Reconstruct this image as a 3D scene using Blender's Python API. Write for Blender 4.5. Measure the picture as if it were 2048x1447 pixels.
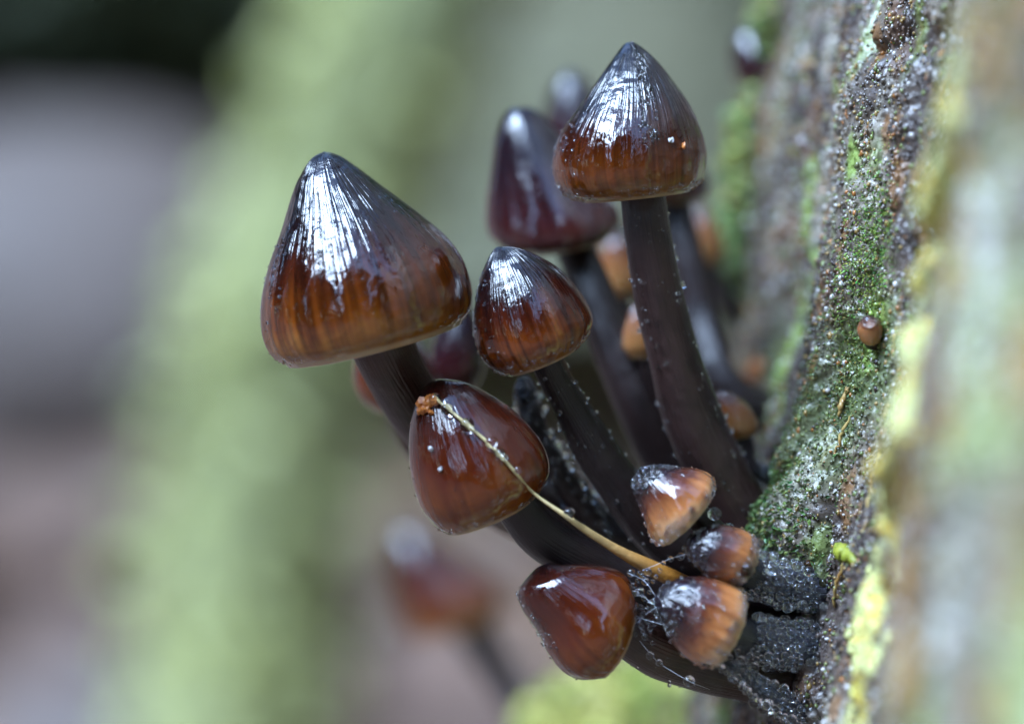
import bpy, math, random
import numpy as np
from mathutils import Vector

rng = np.random.default_rng(7)
random.seed(7)
for o in list(bpy.data.objects):
    bpy.data.objects.remove(o, do_unlink=True)
sc = bpy.context.scene
COL = sc.collection

# ------------------------------------------------------------------ camera
D = 161.0                       # mm from the lens to the plane in focus (y = 0)
K = D * 0.36 / 2048.0           # mm per photograph pixel on that plane
cd = bpy.data.cameras.new("camera")
cam = bpy.data.objects.new("camera", cd)
COL.objects.link(cam)
cam.location = (0, -D / 1000, 0)
cam.rotation_euler = (math.radians(90), 0, 0)
cd.lens = 100; cd.sensor_width = 36
cd.clip_start = 0.004; cd.clip_end = 500
cd.dof.use_dof = True
cd.dof.focus_distance = 0.1600
cd.dof.aperture_fstop = 13.0
sc.camera = cam

# ------------------------------------------------------------------ light
SUN = Vector((-0.80, -0.54, 1.0)).normalized()      # towards the sun
w = bpy.data.worlds.new("World"); sc.world = w; w.use_nodes = True
nt = w.node_tree
bg = nt.nodes["Background"]
sky = nt.nodes.new("ShaderNodeTexSky"); sky.sky_type = 'NISHITA'; sky.sun_disc = False; sky.dust_density = 0.2; sky.ozone_density = 3.5; sky.air_density = 1.0
sky.sun_elevation = math.asin(SUN.z); sky.sun_rotation = math.atan2(SUN.x, SUN.y)
nt.links.new(sky.outputs[0], bg.inputs[0]); bg.inputs[1].default_value = 0.09
sd = bpy.data.lights.new("sun", 'SUN'); so = bpy.data.objects.new("sun", sd); COL.objects.link(so)
sd.energy = 1.5; sd.angle = math.radians(38); sd.color = (0.56, 0.74, 1.0)
so.rotation_euler = SUN.to_track_quat('Z', 'Y').to_euler()
so.location = (0, 0, 5)
vs = sc.view_settings
vs.view_transform = 'Standard'; vs.look = 'None'; vs.gamma = 1; vs.use_curve_mapping = False
vs.exposure = 3.48
sc.render.engine = 'CYCLES'
cy = sc.cycles
cy.use_denoising = True
cy.max_bounces = 12; cy.transmission_bounces = 10; cy.glossy_bounces = 4; cy.diffuse_bounces = 3
cy.caustics_reflective = True; cy.caustics_refractive = True
cy.sample_clamp_indirect = 6.0

# ------------------------------------------------------------------ helpers
def P(px, py, y=0.0):
    """photograph pixel + depth y (mm behind the plane in focus) -> mm"""
    s = (D + y) / D
    return np.array(((px - 1024) * K * s, y, (723.5 - py) * K * s))

def PX(v):
    v = np.asarray(v); s = D / (D + v[..., 1])
    return np.stack((v[..., 0] * s / K + 1024, 723.5 - v[..., 2] * s / K), -1)

def hash3(ix, iy, iz, seed):
    h = (ix * 374761393 + iy * 668265263 + iz * 2147483647 + seed * 1274126177) & 0xFFFFFFFF
    h = ((h ^ (h >> 13)) * 1274126177) & 0xFFFFFFFF
    h = ((h ^ (h >> 16)) * 2246822519) & 0xFFFFFFFF
    return ((h ^ (h >> 15)) & 0xFFFFFF) / float(0xFFFFFF)

def noise(p, scale, seed=0):
    """value noise, -1..1, features `scale` wide"""
    q = np.asarray(p, float) / scale
    f0 = np.floor(q); f = q - f0; f = f * f * (3 - 2 * f)
    i = f0.astype(np.int64)
    r = 0.0
    for dx in (0, 1):
        for dy in (0, 1):
            for dz in (0, 1):
                wgt = (f[..., 0] if dx else 1 - f[..., 0]) * (f[..., 1] if dy else 1 - f[..., 1]) * (f[..., 2] if dz else 1 - f[..., 2])
                r = r + wgt * hash3(i[..., 0] + dx, i[..., 1] + dy, i[..., 2] + dz, seed)
    return r * 2 - 1

def fbm(p, scale, seed=0, oct=3):
    r = 0; a = 1; t = 0
    for k in range(oct):
        r = r + a * noise(p, scale / 2 ** k, seed + k * 17); t += a; a *= 0.5
    return r / t

def sstep(a, b, x):
    t = np.clip((x - a) / (b - a), 0, 1); return t * t * (3 - 2 * t)

def catmull(pts, n, power=1.0):
    p = np.asarray(pts, float)
    p = np.vstack((2 * p[0] - p[1], p, 2 * p[-1] - p[-2]))
    out = []
    for i in range(1, len(p) - 2):
        t = np.linspace(0, 1, 24, endpoint=False)[:, None]
        a, b, c, d = p[i - 1], p[i], p[i + 1], p[i + 2]
        out.append(0.5 * (2 * b + (c - a) * t + (2 * a - 5 * b + 4 * c - d) * t ** 2 + (3 * b - a - 3 * c + d) * t ** 3))
    out.append(p[-2][None]); q = np.vstack(out)
    s = np.concatenate(([0], np.cumsum(np.linalg.norm(np.diff(q[:, :2] if q.shape[1] < 3 else q[:, :3], axis=0), axis=1))))
    u = np.linspace(0, 1, n) ** power * s[-1]
    return np.stack([np.interp(u, s, q[:, k]) for k in range(q.shape[1])], 1)

def mesh_from(name, v, f, smooth=True, mm=True):
    """v (N,3), f (M,3|4) numpy arrays, or a list of faces"""
    me = bpy.data.meshes.new(name)
    v = np.asarray(v, float) * (0.001 if mm else 1.0)
    if isinstance(f, np.ndarray):
        k = f.shape[1]
        me.vertices.add(len(v)); me.vertices.foreach_set("co", v.astype(np.float32).ravel())
        me.loops.add(f.size); me.loops.foreach_set("vertex_index", f.astype(np.int32).ravel())
        me.polygons.add(len(f))
        me.polygons.foreach_set("loop_start", np.arange(0, f.size, k, dtype=np.int32))
    else:
        me.from_pydata(v.tolist(), [], f)
    me.update(calc_edges=True)
    me.polygons.foreach_set("use_smooth", np.full(len(me.polygons), smooth))
    me.update()
    return me

def attr_vec(me, name, a):
    t = me.attributes.new(name, 'FLOAT_VECTOR', 'POINT'); t.data.foreach_set("vector", np.asarray(a, np.float32).ravel())

def attr_col(me, name, a):
    a = np.asarray(a, np.float32)
    if a.shape[1] == 3: a = np.hstack((a, np.ones((len(a), 1), np.float32)))
    t = me.attributes.new(name, 'FLOAT_COLOR', 'POINT'); t.data.foreach_set("color", a.ravel())

def obj(name, me, mat, parent=None):
    o = bpy.data.objects.new(name, me); COL.objects.link(o)
    if mat is not None: me.materials.append(mat)
    if parent is not None: o.parent = parent
    return o

def tag(o, label, cat=None, group=None, kind=None):
    if label: o['label'] = label
    if cat: o['category'] = cat
    if group: o['group'] = group
    if kind: o['kind'] = kind
    return o

def empty(name, loc_mm):
    o = bpy.data.objects.new(name, None); COL.objects.link(o)
    o.location = Vector(loc_mm) * 0.001; o.empty_display_size = 0.003
    return o

def grid_faces(nr, nc, wrap=False):
    i = np.arange(nr - 1)[:, None]; j = np.arange(nc if wrap else nc - 1)[None]
    j2 = (j + 1) % nc
    a = i * nc + j; b = i * nc + j2; c = (i + 1) * nc + j2; d = (i + 1) * nc + j
    return np.stack((a, b, c, d), -1).reshape(-1, 4)

def ico(sub):
    import bmesh
    bm = bmesh.new(); bmesh.ops.create_icosphere(bm, subdivisions=sub, radius=1)
    v = np.array([x.co[:] for x in bm.verts]); f = np.array([[q.index for q in x.verts] for x in bm.faces]); bm.free()
    return v, f
ICO1, ICO2, ICO3 = ico(1), ico(2), ico(3)
OCT = (np.array([(1, 0, 0), (-1, 0, 0), (0, 1, 0), (0, -1, 0), (0, 0, 1), (0, 0, -1)], float),
       np.array([(0, 2, 4), (2, 1, 4), (1, 3, 4), (3, 0, 4), (2, 0, 5), (1, 2, 5), (3, 1, 5), (0, 3, 5)]))

def blobs(pos, rad, tmpl, squash=None, jitter=0.0):
    """many little spheres joined in one mesh; rad (N,) or (N,3)"""
    tv, tf = tmpl; n = len(pos); rad = np.asarray(rad, float)
    if rad.ndim == 1: rad = np.repeat(rad[:, None], 3, 1)
    v = tv[None] * rad[:, None, :]
    if jitter: v = v * (1 + jitter * rng.uniform(-1, 1, (n, len(tv), 1)))
    v = v + np.asarray(pos)[:, None, :]
    f = tf[None] + (np.arange(n) * len(tv))[:, None, None]
    return v.reshape(-1, 3), f.reshape(-1, tf.shape[1])

# ------------------------------------------------------------------ materials
def new_mat(name):
    m = bpy.data.materials.new(name); m.use_nodes = True
    n = m.node_tree; return m, n, n.nodes["Principled BSDF"]

class N:
    """tiny node helper"""
    def __init__(s, nt): s.t = nt
    def node(s, typ, **k):
        n = s.t.nodes.new(typ)
        for a, b in k.items(): setattr(n, a, b)
        return n
    def link(s, a, b): s.t.links.new(a, b)
    def val(s, inp, x):
        if hasattr(x, 'is_output'): s.link(x, inp)
        else: inp.default_value = x
    def math(s, op, a, b=0.5, clamp=False):
        n = s.node("ShaderNodeMath", operation=op, use_clamp=clamp); s.val(n.inputs[0], a); s.val(n.inputs[1], b); return n.outputs[0]
    def vmul(s, a, b):
        n = s.node("ShaderNodeVectorMath", operation='MULTIPLY'); s.val(n.inputs[0], a); s.val(n.inputs[1], b); return n.outputs[0]
    def noise(s, vec, scale=1, detail=2, rough=0.5):
        n = s.node("ShaderNodeTexNoise"); s.link(vec, n.inputs['Vector'])
        n.inputs['Scale'].default_value = scale; n.inputs['Detail'].default_value = detail; n.inputs['Roughness'].default_value = rough
        return n.outputs['Fac']
    def ramp(s, fac, stops, interp='LINEAR'):
        n = s.node("ShaderNodeValToRGB"); s.val(n.inputs[0], fac); r = n.color_ramp; r.interpolation = interp
        while len(r.elements) < len(stops): r.elements.new(0.5)
        for e, (p, c) in zip(r.elements, stops):
            e.position = p; e.color = (*c, 1) if not isinstance(c, (int, float)) else (c, c, c, 1)
        return n.outputs[0]
    def mix(s, fac, a, b, mode='MIX'):
        n = s.node("ShaderNodeMix", data_type='RGBA', blend_type=mode)
        s.val(n.inputs[0], fac); s.val(n.inputs[6], a if hasattr(a, 'is_output') else (*a, 1)); s.val(n.inputs[7], b if hasattr(b, 'is_output') else (*b, 1)); return n.outputs[2]
    def bump(s, h, strength, dist, prev=None):
        n = s.node("ShaderNodeBump"); s.val(n.inputs['Height'], h); s.val(n.inputs['Strength'], strength); n.inputs['Distance'].default_value = dist
        if prev is not None: s.link(prev, n.inputs['Normal'])
        return n.outputs[0]

def cap_mat(name, stops, streak=0.6, wrinkle=1.0, rough=0.12, sss=0.25, seed=0.0, ray=0.35, blot=0.18):
    m, nt, b = new_mat(name); g = N(nt)
    at = g.node("ShaderNodeAttribute", attribute_name="capco"); co = at.outputs['Vector']
    off = g.node("ShaderNodeVectorMath", operation='ADD'); g.link(co, off.inputs[0]); off.inputs[1].default_value = (seed, seed * 1.7, 0)
    sp = g.node("ShaderNodeSeparateXYZ"); g.link(co, sp.inputs[0]); t = sp.outputs[2]
    oc = g.node("ShaderNodeTexCoord").outputs['Object']
    c2 = off.outputs[0]
    nA = g.noise(g.vmul(c2, (5, 5, 1.2)), 1, 3)
    nO = g.noise(oc, 330, 4, 0.6)
    tt = g.math('ADD', t, g.math('MULTIPLY', g.math('SUBTRACT', nA, 0.5), ray))
    tt = g.math('ADD', tt, g.math('MULTIPLY', g.math('SUBTRACT', nO, 0.5), blot))
    col = g.ramp(tt, stops)
    nB = g.noise(g.vmul(c2, (13, 13, 1.1)), 1, 2.5, 0.55)
    stk = g.ramp(g.math('ADD', nB, g.math('MULTIPLY', g.math('SUBTRACT', nO, 0.5), 0.5)), [(0.34, 0.22), (0.62, 1.0)])
    msk = g.math('MULTIPLY', g.ramp(t, [(0.42, 0.0), (0.62, 1.0), (0.86, 1.0), (0.97, 0.25)]), streak)
    col = g.mix(msk, col, g.mix(1.0, col, stk, 'MULTIPLY'))
    col = g.mix(g.ramp(t, [(0.972, 0.0), (0.992, 0.55)]), col, (0.42, 0.33, 0.22))
    g.link(col, b.inputs['Base Color'])
    # radial wrinkles on the crown, crumples at half height, fine skin
    nC = g.noise(g.vmul(c2, (16, 16, 1.5)), 1, 2.5, 0.5)
    pat = g.ramp(g.noise(oc, 420, 3, 0.6), [(0.36, 0.15), (0.62, 1.25)])
    nD = g.noise(oc, 1900, 3, 0.6)
    nE = g.noise(oc, 5200, 2, 0.5)
    up = g.ramp(t, [(0.0, 0.25), (0.12, 1.0), (0.45, 0.9), (0.7, 0.12), (1.0, 0.1)])
    mid = g.ramp(t, [(0.0, 0.9), (0.12, 0.5), (0.25, 0.15), (0.42, 0.8), (0.6, 0.35), (1.0, 0.25)])
    bp = g.bump(nC, g.math('MULTIPLY', g.math('MULTIPLY', up, pat), 0.55 * wrinkle), 0.00032)
    bp = g.bump(g.noise(oc, 620, 2, 0.5), 0.4 * wrinkle, 0.00035, bp)
    bp = g.bump(nD, g.math('MULTIPLY', mid, 0.40 * wrinkle), 0.00018, bp)
    bp = g.bump(nE, 0.08, 0.00008, bp)
    g.link(bp, b.inputs['Normal'])
    b.inputs['Roughness'].default_value = rough
    b.inputs['IOR'].default_value = 1.40; b.inputs['Specular IOR Level'].default_value = 0.12
    b.inputs['Coat Weight'].default_value = 1.0; b.inputs['Coat Roughness'].default_value = 0.05; b.inputs['Coat IOR'].default_value = 1.55
    g.link(bp, b.inputs['Coat Normal'])
    b.inputs['Subsurface Weight'].default_value = sss
    b.inputs['Subsurface Radius'].default_value = (1.0, 0.38, 0.14); b.inputs['Subsurface Scale'].default_value = 0.0012
    return m

DARK = [(0.0, (0.004, 0.002, 0.003)), (0.42, (0.008, 0.0025, 0.003)), (0.62, (0.044, 0.0075, 0.0026)), (0.82, (0.13, 0.029, 0.0034)), (0.97, (0.25, 0.092, 0.013))]
RED = [(0.0, (0.008, 0.003, 0.003)), (0.25, (0.030, 0.0055, 0.0034)), (0.6, (0.072, 0.011, 0.003)), (0.85, (0.135, 0.031, 0.0042)), (0.97, (0.20, 0.068, 0.010))]
YOUNG = [(0.0, (0.006, 0.005, 0.009)), (0.36, (0.016, 0.006, 0.007)), (0.54, (0.11, 0.028, 0.013)), (0.78, (0.40, 0.145, 0.045)), (0.98, (0.56, 0.33, 0.17))]
PALE = [(0.0, (0.03, 0.02, 0.02)), (0.3, (0.10, 0.035, 0.02)), (0.45, (0.24, 0.085, 0.03)), (1.0, (0.36, 0.18, 0.06))]
PLUM = [(0.0, (0.007, 0.003, 0.006)), (0.45, (0.013, 0.004, 0.006)), (0.75, (0.036, 0.008, 0.009)), (1.0, (0.075, 0.020, 0.014))]
M_CAP = cap_mat("cap_dark", DARK, 0.75, 1.0, 0.13, 0.25, 0.0)
M_CAP2 = cap_mat("cap_dark_b", DARK, 0.6, 1.1, 0.13, 0.25, 3.1)
M_CAP3 = cap_mat("cap_amber", [(p, (min(c[0] * 1.15, 1), c[1] * 1.05, c[2])) for p, c in DARK], 0.7, 0.8, 0.10, 0.3, 7.7)
M_RED = cap_mat("cap_red", RED, 0.25, 0.45, 0.10, 0.35, 5.0)
M_YOUNG = cap_mat("cap_young", YOUNG, 0.12, 0.7, 0.07, 0.4, 9.0, 0.14, 0.5)
M_PLUM = cap_mat("cap_plum", PLUM, 0.3, 0.45, 0.08, 0.2, 13.0)
M_PALE = cap_mat("cap_pale", PALE, 0.15, 0.8, 0.15, 0.4, 11.0)

def stem_mat(name, col, rough=0.38, col2=None):
    m, nt, b = new_mat(name); g = N(nt)
    at = g.node("ShaderNodeAttribute", attribute_name="capco"); co = at.outputs['Vector']
    oc = g.node("ShaderNodeTexCoord").outputs['Object']
    a = g.noise(g.vmul(co, (14, 14, 0.4)), 1, 3)
    n2 = g.noise(oc, 420, 4, 0.6)
    c = g.mix(g.ramp(a, [(0.3, 0.0), (0.7, 1.0)]), tuple(x * 0.55 for x in col), col)
    c = g.mix(g.ramp(n2, [(0.35, 0.0), (0.75, 0.8)]), c, col2 or tuple(x * 1.9 for x in col))
    g.link(c, b.inputs['Base Color'])
    f = g.noise(oc, 6500, 2)
    bp = g.bump(a, 0.45, 0.0002); bp = g.bump(g.noise(oc, 1100, 4), 0.4, 0.00018, bp); bp = g.bump(f, 0.25, 0.00005, bp)
    g.link(bp, b.inputs['Normal']); b.inputs['Roughness'].default_value = rough
    b.inputs['Specular IOR Level'].default_value = 0.5
    return m
M_STEM = stem_mat("stem_dark", (0.030, 0.0145, 0.0125), 0.30)
M_STEM_B = stem_mat("stem_brown", (0.032, 0.0125, 0.008), 0.3)
M_STEM_K = stem_mat("stem_black", (0.012, 0.006, 0.0055), 0.28)

M_STEM_F = stem_mat("stem_frosted", (0.036, 0.036, 0.046), 0.2)
m, nt_, b_ = new_mat("gills"); b_.inputs['Base Color'].default_value = (0.24, 0.15, 0.10, 1); b_.inputs['Roughness'].default_value = 0.6
M_GILL = m
m, nt_, b_ = new_mat("water"); b_.inputs['Base Color'].default_value = (1, 1, 1, 1)
b_.inputs['Roughness'].default_value = 0.0; b_.inputs['IOR'].default_value = 1.45; b_.inputs['Transmission Weight'].default_value = 1.0
M_WATER = m

def simple_mat(name, c1, c2, scale, rough=0.7, bump=0.0, bscale=None, attr=None, spec=0.5, detail=4, transl=0.0):
    m, nt, b = new_mat(name); g = N(nt)
    oc = g.node("ShaderNodeTexCoord").outputs['Object']
    n = g.noise(oc, scale, detail, 0.6)
    c = g.mix(g.ramp(n, [(0.32, 0.0), (0.68, 1.0)]), c1, c2)
    if attr:
        a = g.node("ShaderNodeAttribute", attribute_name=attr)
        c = g.mix(1.0, a.outputs['Color'], g.ramp(n, [(0.25, 0.6), (0.75, 1.35)]), 'MULTIPLY')
    g.link(c, b.inputs['Base Color']); b.inputs['Roughness'].default_value = rough
    b.inputs['Specular IOR Level'].default_value = spec
    if bump:
        g.link(g.bump(g.noise(oc, bscale or scale * 4, 3), 0.6, bump), b.inputs['Normal'])
    if transl:
        b.inputs['Subsurface Weight'].default_value = transl; b.inputs['Subsurface Radius'].default_value = (1, 1, 0.4); b.inputs['Subsurface Scale'].default_value = 0.0008
    return m

# ------------------------------------------------------------------ terrain (mm)
def ground_z(x, y):
    p = np.stack((x, y, np.zeros_like(x)), -1)
    bank = 1000 * sstep(500, 1900, y + 0.12 * x) + 60 * sstep(300, 800, y)
    far = sstep(4000, 9000, np.hypot(x, y))
    return -470 + bank * (1 - 0.4 * far) + 45 * fbm(p, 420, 3, 3) + 14 * fbm(p, 70, 9, 2) * (1 - far)
def sgrid(n, near, far):
    u = np.linspace(-1, 1, n); return np.sign(u) * (near * np.abs(u) + (far - near) * np.abs(u) ** 5)
gx = sgrid(221, 2600, 60000); gy = sgrid(221, 2600, 60000) + 700
X, Y = np.meshgrid(gx, gy)
gv = np.stack((X, Y, ground_z(X, Y)), -1).reshape(-1, 3)
M_GROUND = simple_mat("forest_soil", (0.085, 0.044, 0.028), (0.19, 0.125, 0.095), 9, 0.85, 0.01, 60)
tag(obj("ground", mesh_from("ground", gv, grid_faces(221, 221)), M_GROUND), None, None, None, "structure")

# ------------------------------------------------------------------ host tree: trunk surface
R = 200.0
RAY = np.array((0.088, 0.996)); N0 = np.array((-0.996, 0.088)); M0 = -RAY
T0 = np.array((17.4, 35.0)); C0 = T0 - N0 * R
LEAN = 0.135
# cross-section at z = 0: a round trunk whose side towards the lens carries a broad bark plate
_prof = [(20.2, 54), (17.2, 44)] + [tuple(P(px, 723, y)[:2]) for px, y in ((1468, 34), (1528, 21), (1590, 10), (1640, 4), (1705, 0), (1770, -3.5), (1815, -10), (1848, -23), (1900, -37), (2020, -51), (2210, -66))]
_prof += [(26, -79), (37, -90)]
_a1 = math.atan2(-98 - C0[1], 55 - C0[0]); _a0 = math.atan2(66 - C0[1], 24 - C0[0])
_circ = [(C0[0] + R * math.cos(q), C0[1] + R * math.sin(q)) for q in np.linspace(_a1 % (2 * math.pi), _a0 % (2 * math.pi) + 2 * math.pi, 40)]
_pp = np.array(_prof + _circ + _prof[:1])
_pc = catmull(_pp, 30000)
_al = np.concatenate(([0], np.cumsum(np.linalg.norm(np.diff(_pc, axis=0), axis=1))))
_al -= _al[np.argmin(np.abs(_pc[:3000, 1] - 34))]
_tg = np.gradient(_pc, axis=0); _tg /= np.linalg.norm(_tg, axis=1)[:, None]
_nm = np.stack((_tg[:, 1], -_tg[:, 0]), 1)
for _k in (0, 1): _nm[:, _k] = np.convolve(np.pad(_nm[:, _k], 20, mode='edge'), np.ones(41) / 41, 'valid')
if _nm[300, 0] > 0: _nm = -_nm
def trunk_base(s, z):
    u = np.mod(s - _al[0], _al[-1] - _al[0]) + _al[0]
    x = np.interp(u, _al, _pc[:, 0]); y = np.interp(u, _al, _pc[:, 1])
    nx = np.interp(u, _al, _nm[:, 0]); ny = np.interp(u, _al, _nm[:, 1])
    zz = np.clip(z, -480, 400)
    rr = (1 + 0.54 * sstep(-150, -480, z)) * (1 - 0.45 * sstep(500, 4200, z))
    p = np.stack((C0[0] + LEAN * zz + 0.02 * (z - zz) + rr * (x - C0[0]), C0[1] + rr * (y - C0[1]), z), -1)
    return p, np.stack((nx, ny, np.full_like(nx, -0.12)), -1)
# s at which the bare cylinder shows at a given pixel
_ss = np.linspace(-5, 120, 2500); _sr = np.linspace(-90, 120, 3500)
def s_at(px, py):
    z = (723.5 - py) * K
    for _ in range(3):
        p, _n = trunk_base(_ss, np.full_like(_ss, z)); q = PX(p)[:, 0]
        i = np.argmin(np.abs(q - px)); z = (723.5 - py) * K * (D + p[i, 1]) / D
    return _ss[i], z
def bump_at(px, py, ws, wz, amp):
    s, z = s_at(px, py); return (s, z, ws, wz, amp)
FEATURES = [bump_at(1585, 1075, 4.5, 3.6, 2.0), bump_at(1640, 930, 5, 5, 1.0), bump_at(1700, 560, 5, 6, 0.9), bump_at(1820, 250, 4, 7, 1.0),
            bump_at(1640, 1330, 5, 4, 0.9), bump_at(1600, 250, 6, 6, 1.2), bump_at(1560, 620, 8, 4, -1.2), bump_at(1590, 1210, 5, 2, -0.8)]
LICH = np.array([s_at(1975, 20), s_at(1945, 250), s_at(1900, 430), s_at(1850, 620), s_at(1850, 860), s_at(1800, 1000), s_at(1760, 1180), s_at(1740, 1300)])
SA = s_at(1590, 723)[0]; SB = s_at(1905, 723)[0]; SM = s_at(1680, 900)[0]; SL = s_at(1765, 520)[0]; SE = s_at(2046, 723)[0]
LICH = LICH[np.argsort(LICH[:, 1])]
def lich_d(s, z):
    c = np.interp(z, LICH[:, 1], LICH[:, 0]); return s - c
def trunk(s, z):
    p, n = trunk_base(s, z)
    q = np.stack((s, z * 0.45, np.zeros_like(s)), -1); q1 = np.stack((s, z, np.zeros_like(s)), -1)
    h = 1.5 * fbm(q, 13, 1, 2) + 0.75 * fbm(q, 3.4, 5, 2)
    crack = np.abs(noise(np.stack((s, z * 0.35, np.zeros_like(s)), -1), 4.2, 31))
    h = h - 0.75 * (1 - sstep(0.0, 0.22, crack))
    h = h + 0.34 * fbm(q1, 1.0, 11, 3) + 0.13 * noise(q1, 0.27, 41)
    for fs, fz, ws, wz, a in FEATURES:
        h = h + a * np.exp(-((s - fs) / ws) ** 2 - ((z - fz) / wz) ** 2)
    d = lich_d(s, z); h = h + 1.7 * np.exp(-(d / 1.9) ** 2) * (0.75 + 0.4 * noise(q1, 5, 77))
    return p + n * h[..., None], n

def spaced(parts):
    out = []
    for a, b_, st in parts: out.append(np.arange(a, b_, st))
    return np.concatenate(out)
circ = _al[-1] - _al[0]
ss = spaced([(-14, SA, 0.4), (SA, SB, 0.11), (SB, SE + 14, 0.3), (SE + 14, SE + 50, 2.5), (SE + 50, circ - 20, 14)])
zs = spaced([(-520, -120, 16), (-120, -34, 3), (-34, -25, 0.5), (-25, 25, 0.13), (25, 40, 0.5), (40, 120, 3), (120, 4300, 60)])
S, Z = np.meshgrid(ss, zs)
TV, TN = trunk(S, Z)

# bark colour: real patches of bark, algae, lichen and rotten wood
def bark_col(s, z, n=None):
    q = np.stack((s, z * 0.6, np.zeros_like(s)), -1); q1 = np.stack((s, z, np.zeros_like(s)), -1)
    c = np.empty(s.shape + (3,)); c[:] = (0.075, 0.055, 0.046)
    def lay(m, col):
        nonlocal c
        c = c * (1 - m[..., None]) + np.array(col) * m[..., None]
    lay(sstep(0.0, 0.5, fbm(q, 6, 51, 3)), (0.22, 0.18, 0.13))
    lay(sstep(0.15, 0.5, fbm(q, 3.0, 57, 3)) * 0.8, (0.34, 0.30, 0.24))
    lay(sstep(0.25, 0.55, fbm(q, 2.2, 61, 2)) * 0.5, (0.17, 0.085, 0.045))
    lay(sstep(0.38, 0.6, fbm(q, 1.6, 67, 2)) * 0.7, (0.22, 0.10, 0.03))
    # green algae: stronger low down and at the left of the sharp zone
    g = sstep(-0.05, 0.45, fbm(q, 7, 71, 3) + 0.55 * np.exp(-((z + 5) / 9) ** 2) * np.exp(-((s - SM) / 5) ** 2) - 0.30)
    lay(g * 0.7, (0.11, 0.15, 0.045))
    g2 = sstep(0.15, 0.5, fbm(q, 3.5, 73, 2) + 0.5 * np.exp(-((z - 5.5) / 4) ** 2 - ((s - SL) / 2) ** 2) - 0.18)
    lay(g2 * 0.8, (0.23, 0.33, 0.06))
    d = lich_d(s, z)
    lay(np.exp(-(np.abs(d) / 2.3) ** 4) * sstep(-0.6, -0.1, fbm(q1, 3, 79, 2) + 0.1), (0.62, 0.60, 0.24))
    lay(np.exp(-((d - 1.0) / 1.0) ** 2) * sstep(0.0, 0.4, fbm(q, 4, 83, 2)), (0.66, 0.52, 0.08))
    lay(sstep(4, 12, d) * sstep(-0.15, 0.3, fbm(q, 9, 91, 2)), (0.38, 0.42, 0.18))
    lay(sstep(5, 14, d) * sstep(0.1, 0.4, fbm(q, 5, 93, 2)), (0.32, 0.29, 0.22))
    lay(sstep(3, 9, d) * sstep(0.02, 0.2, fbm(q, 6, 97, 2)), (0.12, 0.058, 0.032))
    lay(sstep(3, 9, d) * sstep(0.32, 0.45, fbm(q, 4, 103, 2)), (0.40, 0.22, 0.06))
    lay(sstep(3, 9, d) * sstep(0.28, 0.4, fbm(q, 3.5, 107, 2)), (0.60, 0.56, 0.50))
    return c
M_BARK = simple_mat("bark", (0, 0, 0), (1, 1, 1), 1500, 0.33, 0.00018, 3200, attr="col", spec=0.6)
M_GRAIN = simple_mat("bark_grain", (0, 0, 0), (1, 1, 1), 900, 0.2, 0.0, attr="col", spec=0.7)
host = empty("tree", (C0[0] - 65, C0[1], -470))
HB = np.array(host.location) * 1000
tag(host, "tree with wet lichen-streaked bark from which the mushroom cluster grows", "tree")
nr, nc = S.shape
me = mesh_from("trunk", TV.reshape(-1, 3) - HB, grid_faces(nr, nc, True))
attr_col(me, "col", bark_col(S, Z).reshape(-1, 3))
obj("trunk", me, M_BARK, host)

# wet grains of the bark
def scatter(n, s0, s1, z0, z1):
    s = rng.uniform(s0, s1, n); z = rng.uniform(z0, z1, n); p, nn = trunk(s, z); return s, z, p, nn
def grains(n, s0, s1, r0, r1, tmpl, name):
    s, z, p, nn = scatter(n, s0, s1, -24, 24)
    keep = noise(np.stack((s, z, s * 0), -1), 1.4, 123) > -0.55
    s, z, p, nn = s[keep], z[keep], p[keep], nn[keep]
    r = r0 + (r1 - r0) * rng.random(len(s)) ** 2.2
    rad = np.stack((r * rng.uniform(.7, 1.2, len(s)), r * rng.uniform(.7, 1.2, len(s)), r * rng.uniform(.7, 1.5, len(s))), 1)
    v, f = blobs(p + nn * (r * 0.25)[:, None] - HB, rad, tmpl, jitter=0.25)
    c = bark_col(s, z); k = rng.random(len(s))[:, None]
    c = c * (0.45 + 1.2 * rng.random((len(s), 1)))
    c = np.where(k < 0.08, (0.50, 0.47, 0.44), c); c = np.where((k > 0.08) & (k < 0.18), (0.30, 0.19, 0.06), c); c = np.where((k > 0.18) & (k < 0.30), (0.16, 0.19, 0.055), c); c = np.where(k > 0.965, (0.34, 0.13, 0.03), c); c = np.where((k > 0.90) & (k < 0.965), (0.03, 0.018, 0.014), c)
    me = mesh_from(name, v, f); attr_col(me, "col", np.repeat(np.clip(c, 0, .9), len(tmpl[0]), 0))
    tag(obj(name, me, M_GRAIN, host), None, kind="stuff")
grains(42000, SA - 4, SB + 1, 0.05, 0.17, ICO1, "bark_grain")
grains(9000, -8, SA - 4, 0.10, 0.30, OCT, "bark_grain")
grains(9000, SB + 1, SE + 10, 0.10, 0.34, OCT, "bark_grain")

VIS = TV.reshape(-1, 3); _m = (np.abs(VIS[:, 2]) < 25) & (S.reshape(-1) > -3) & (S.reshape(-1) < SE + 14)
VIS = VIS[_m]; VPX = PX(VIS); VS = S.reshape(-1)[_m]; VZ = Z.reshape(-1)[_m]
def bark_pt(px, py):
    i = np.argmin((VPX[:, 0] - px) ** 2 + (VPX[:, 1] - py) ** 2 + VIS[:, 1] * 0.2)
    return VIS[i], VS[i], VZ[i]
def root_pt(py, y, deep=2.0):
    """a point inside the trunk at image height py and depth y"""
    z = (723.5 - py) * K * (D + y) / D
    p, n = trunk(_sr, np.full_like(_sr, z)); i = np.argmin(np.abs(p[:, 1] - y) + 0.02 * p[:, 0]); q = p[i] - n[i] * deep; return q

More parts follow.
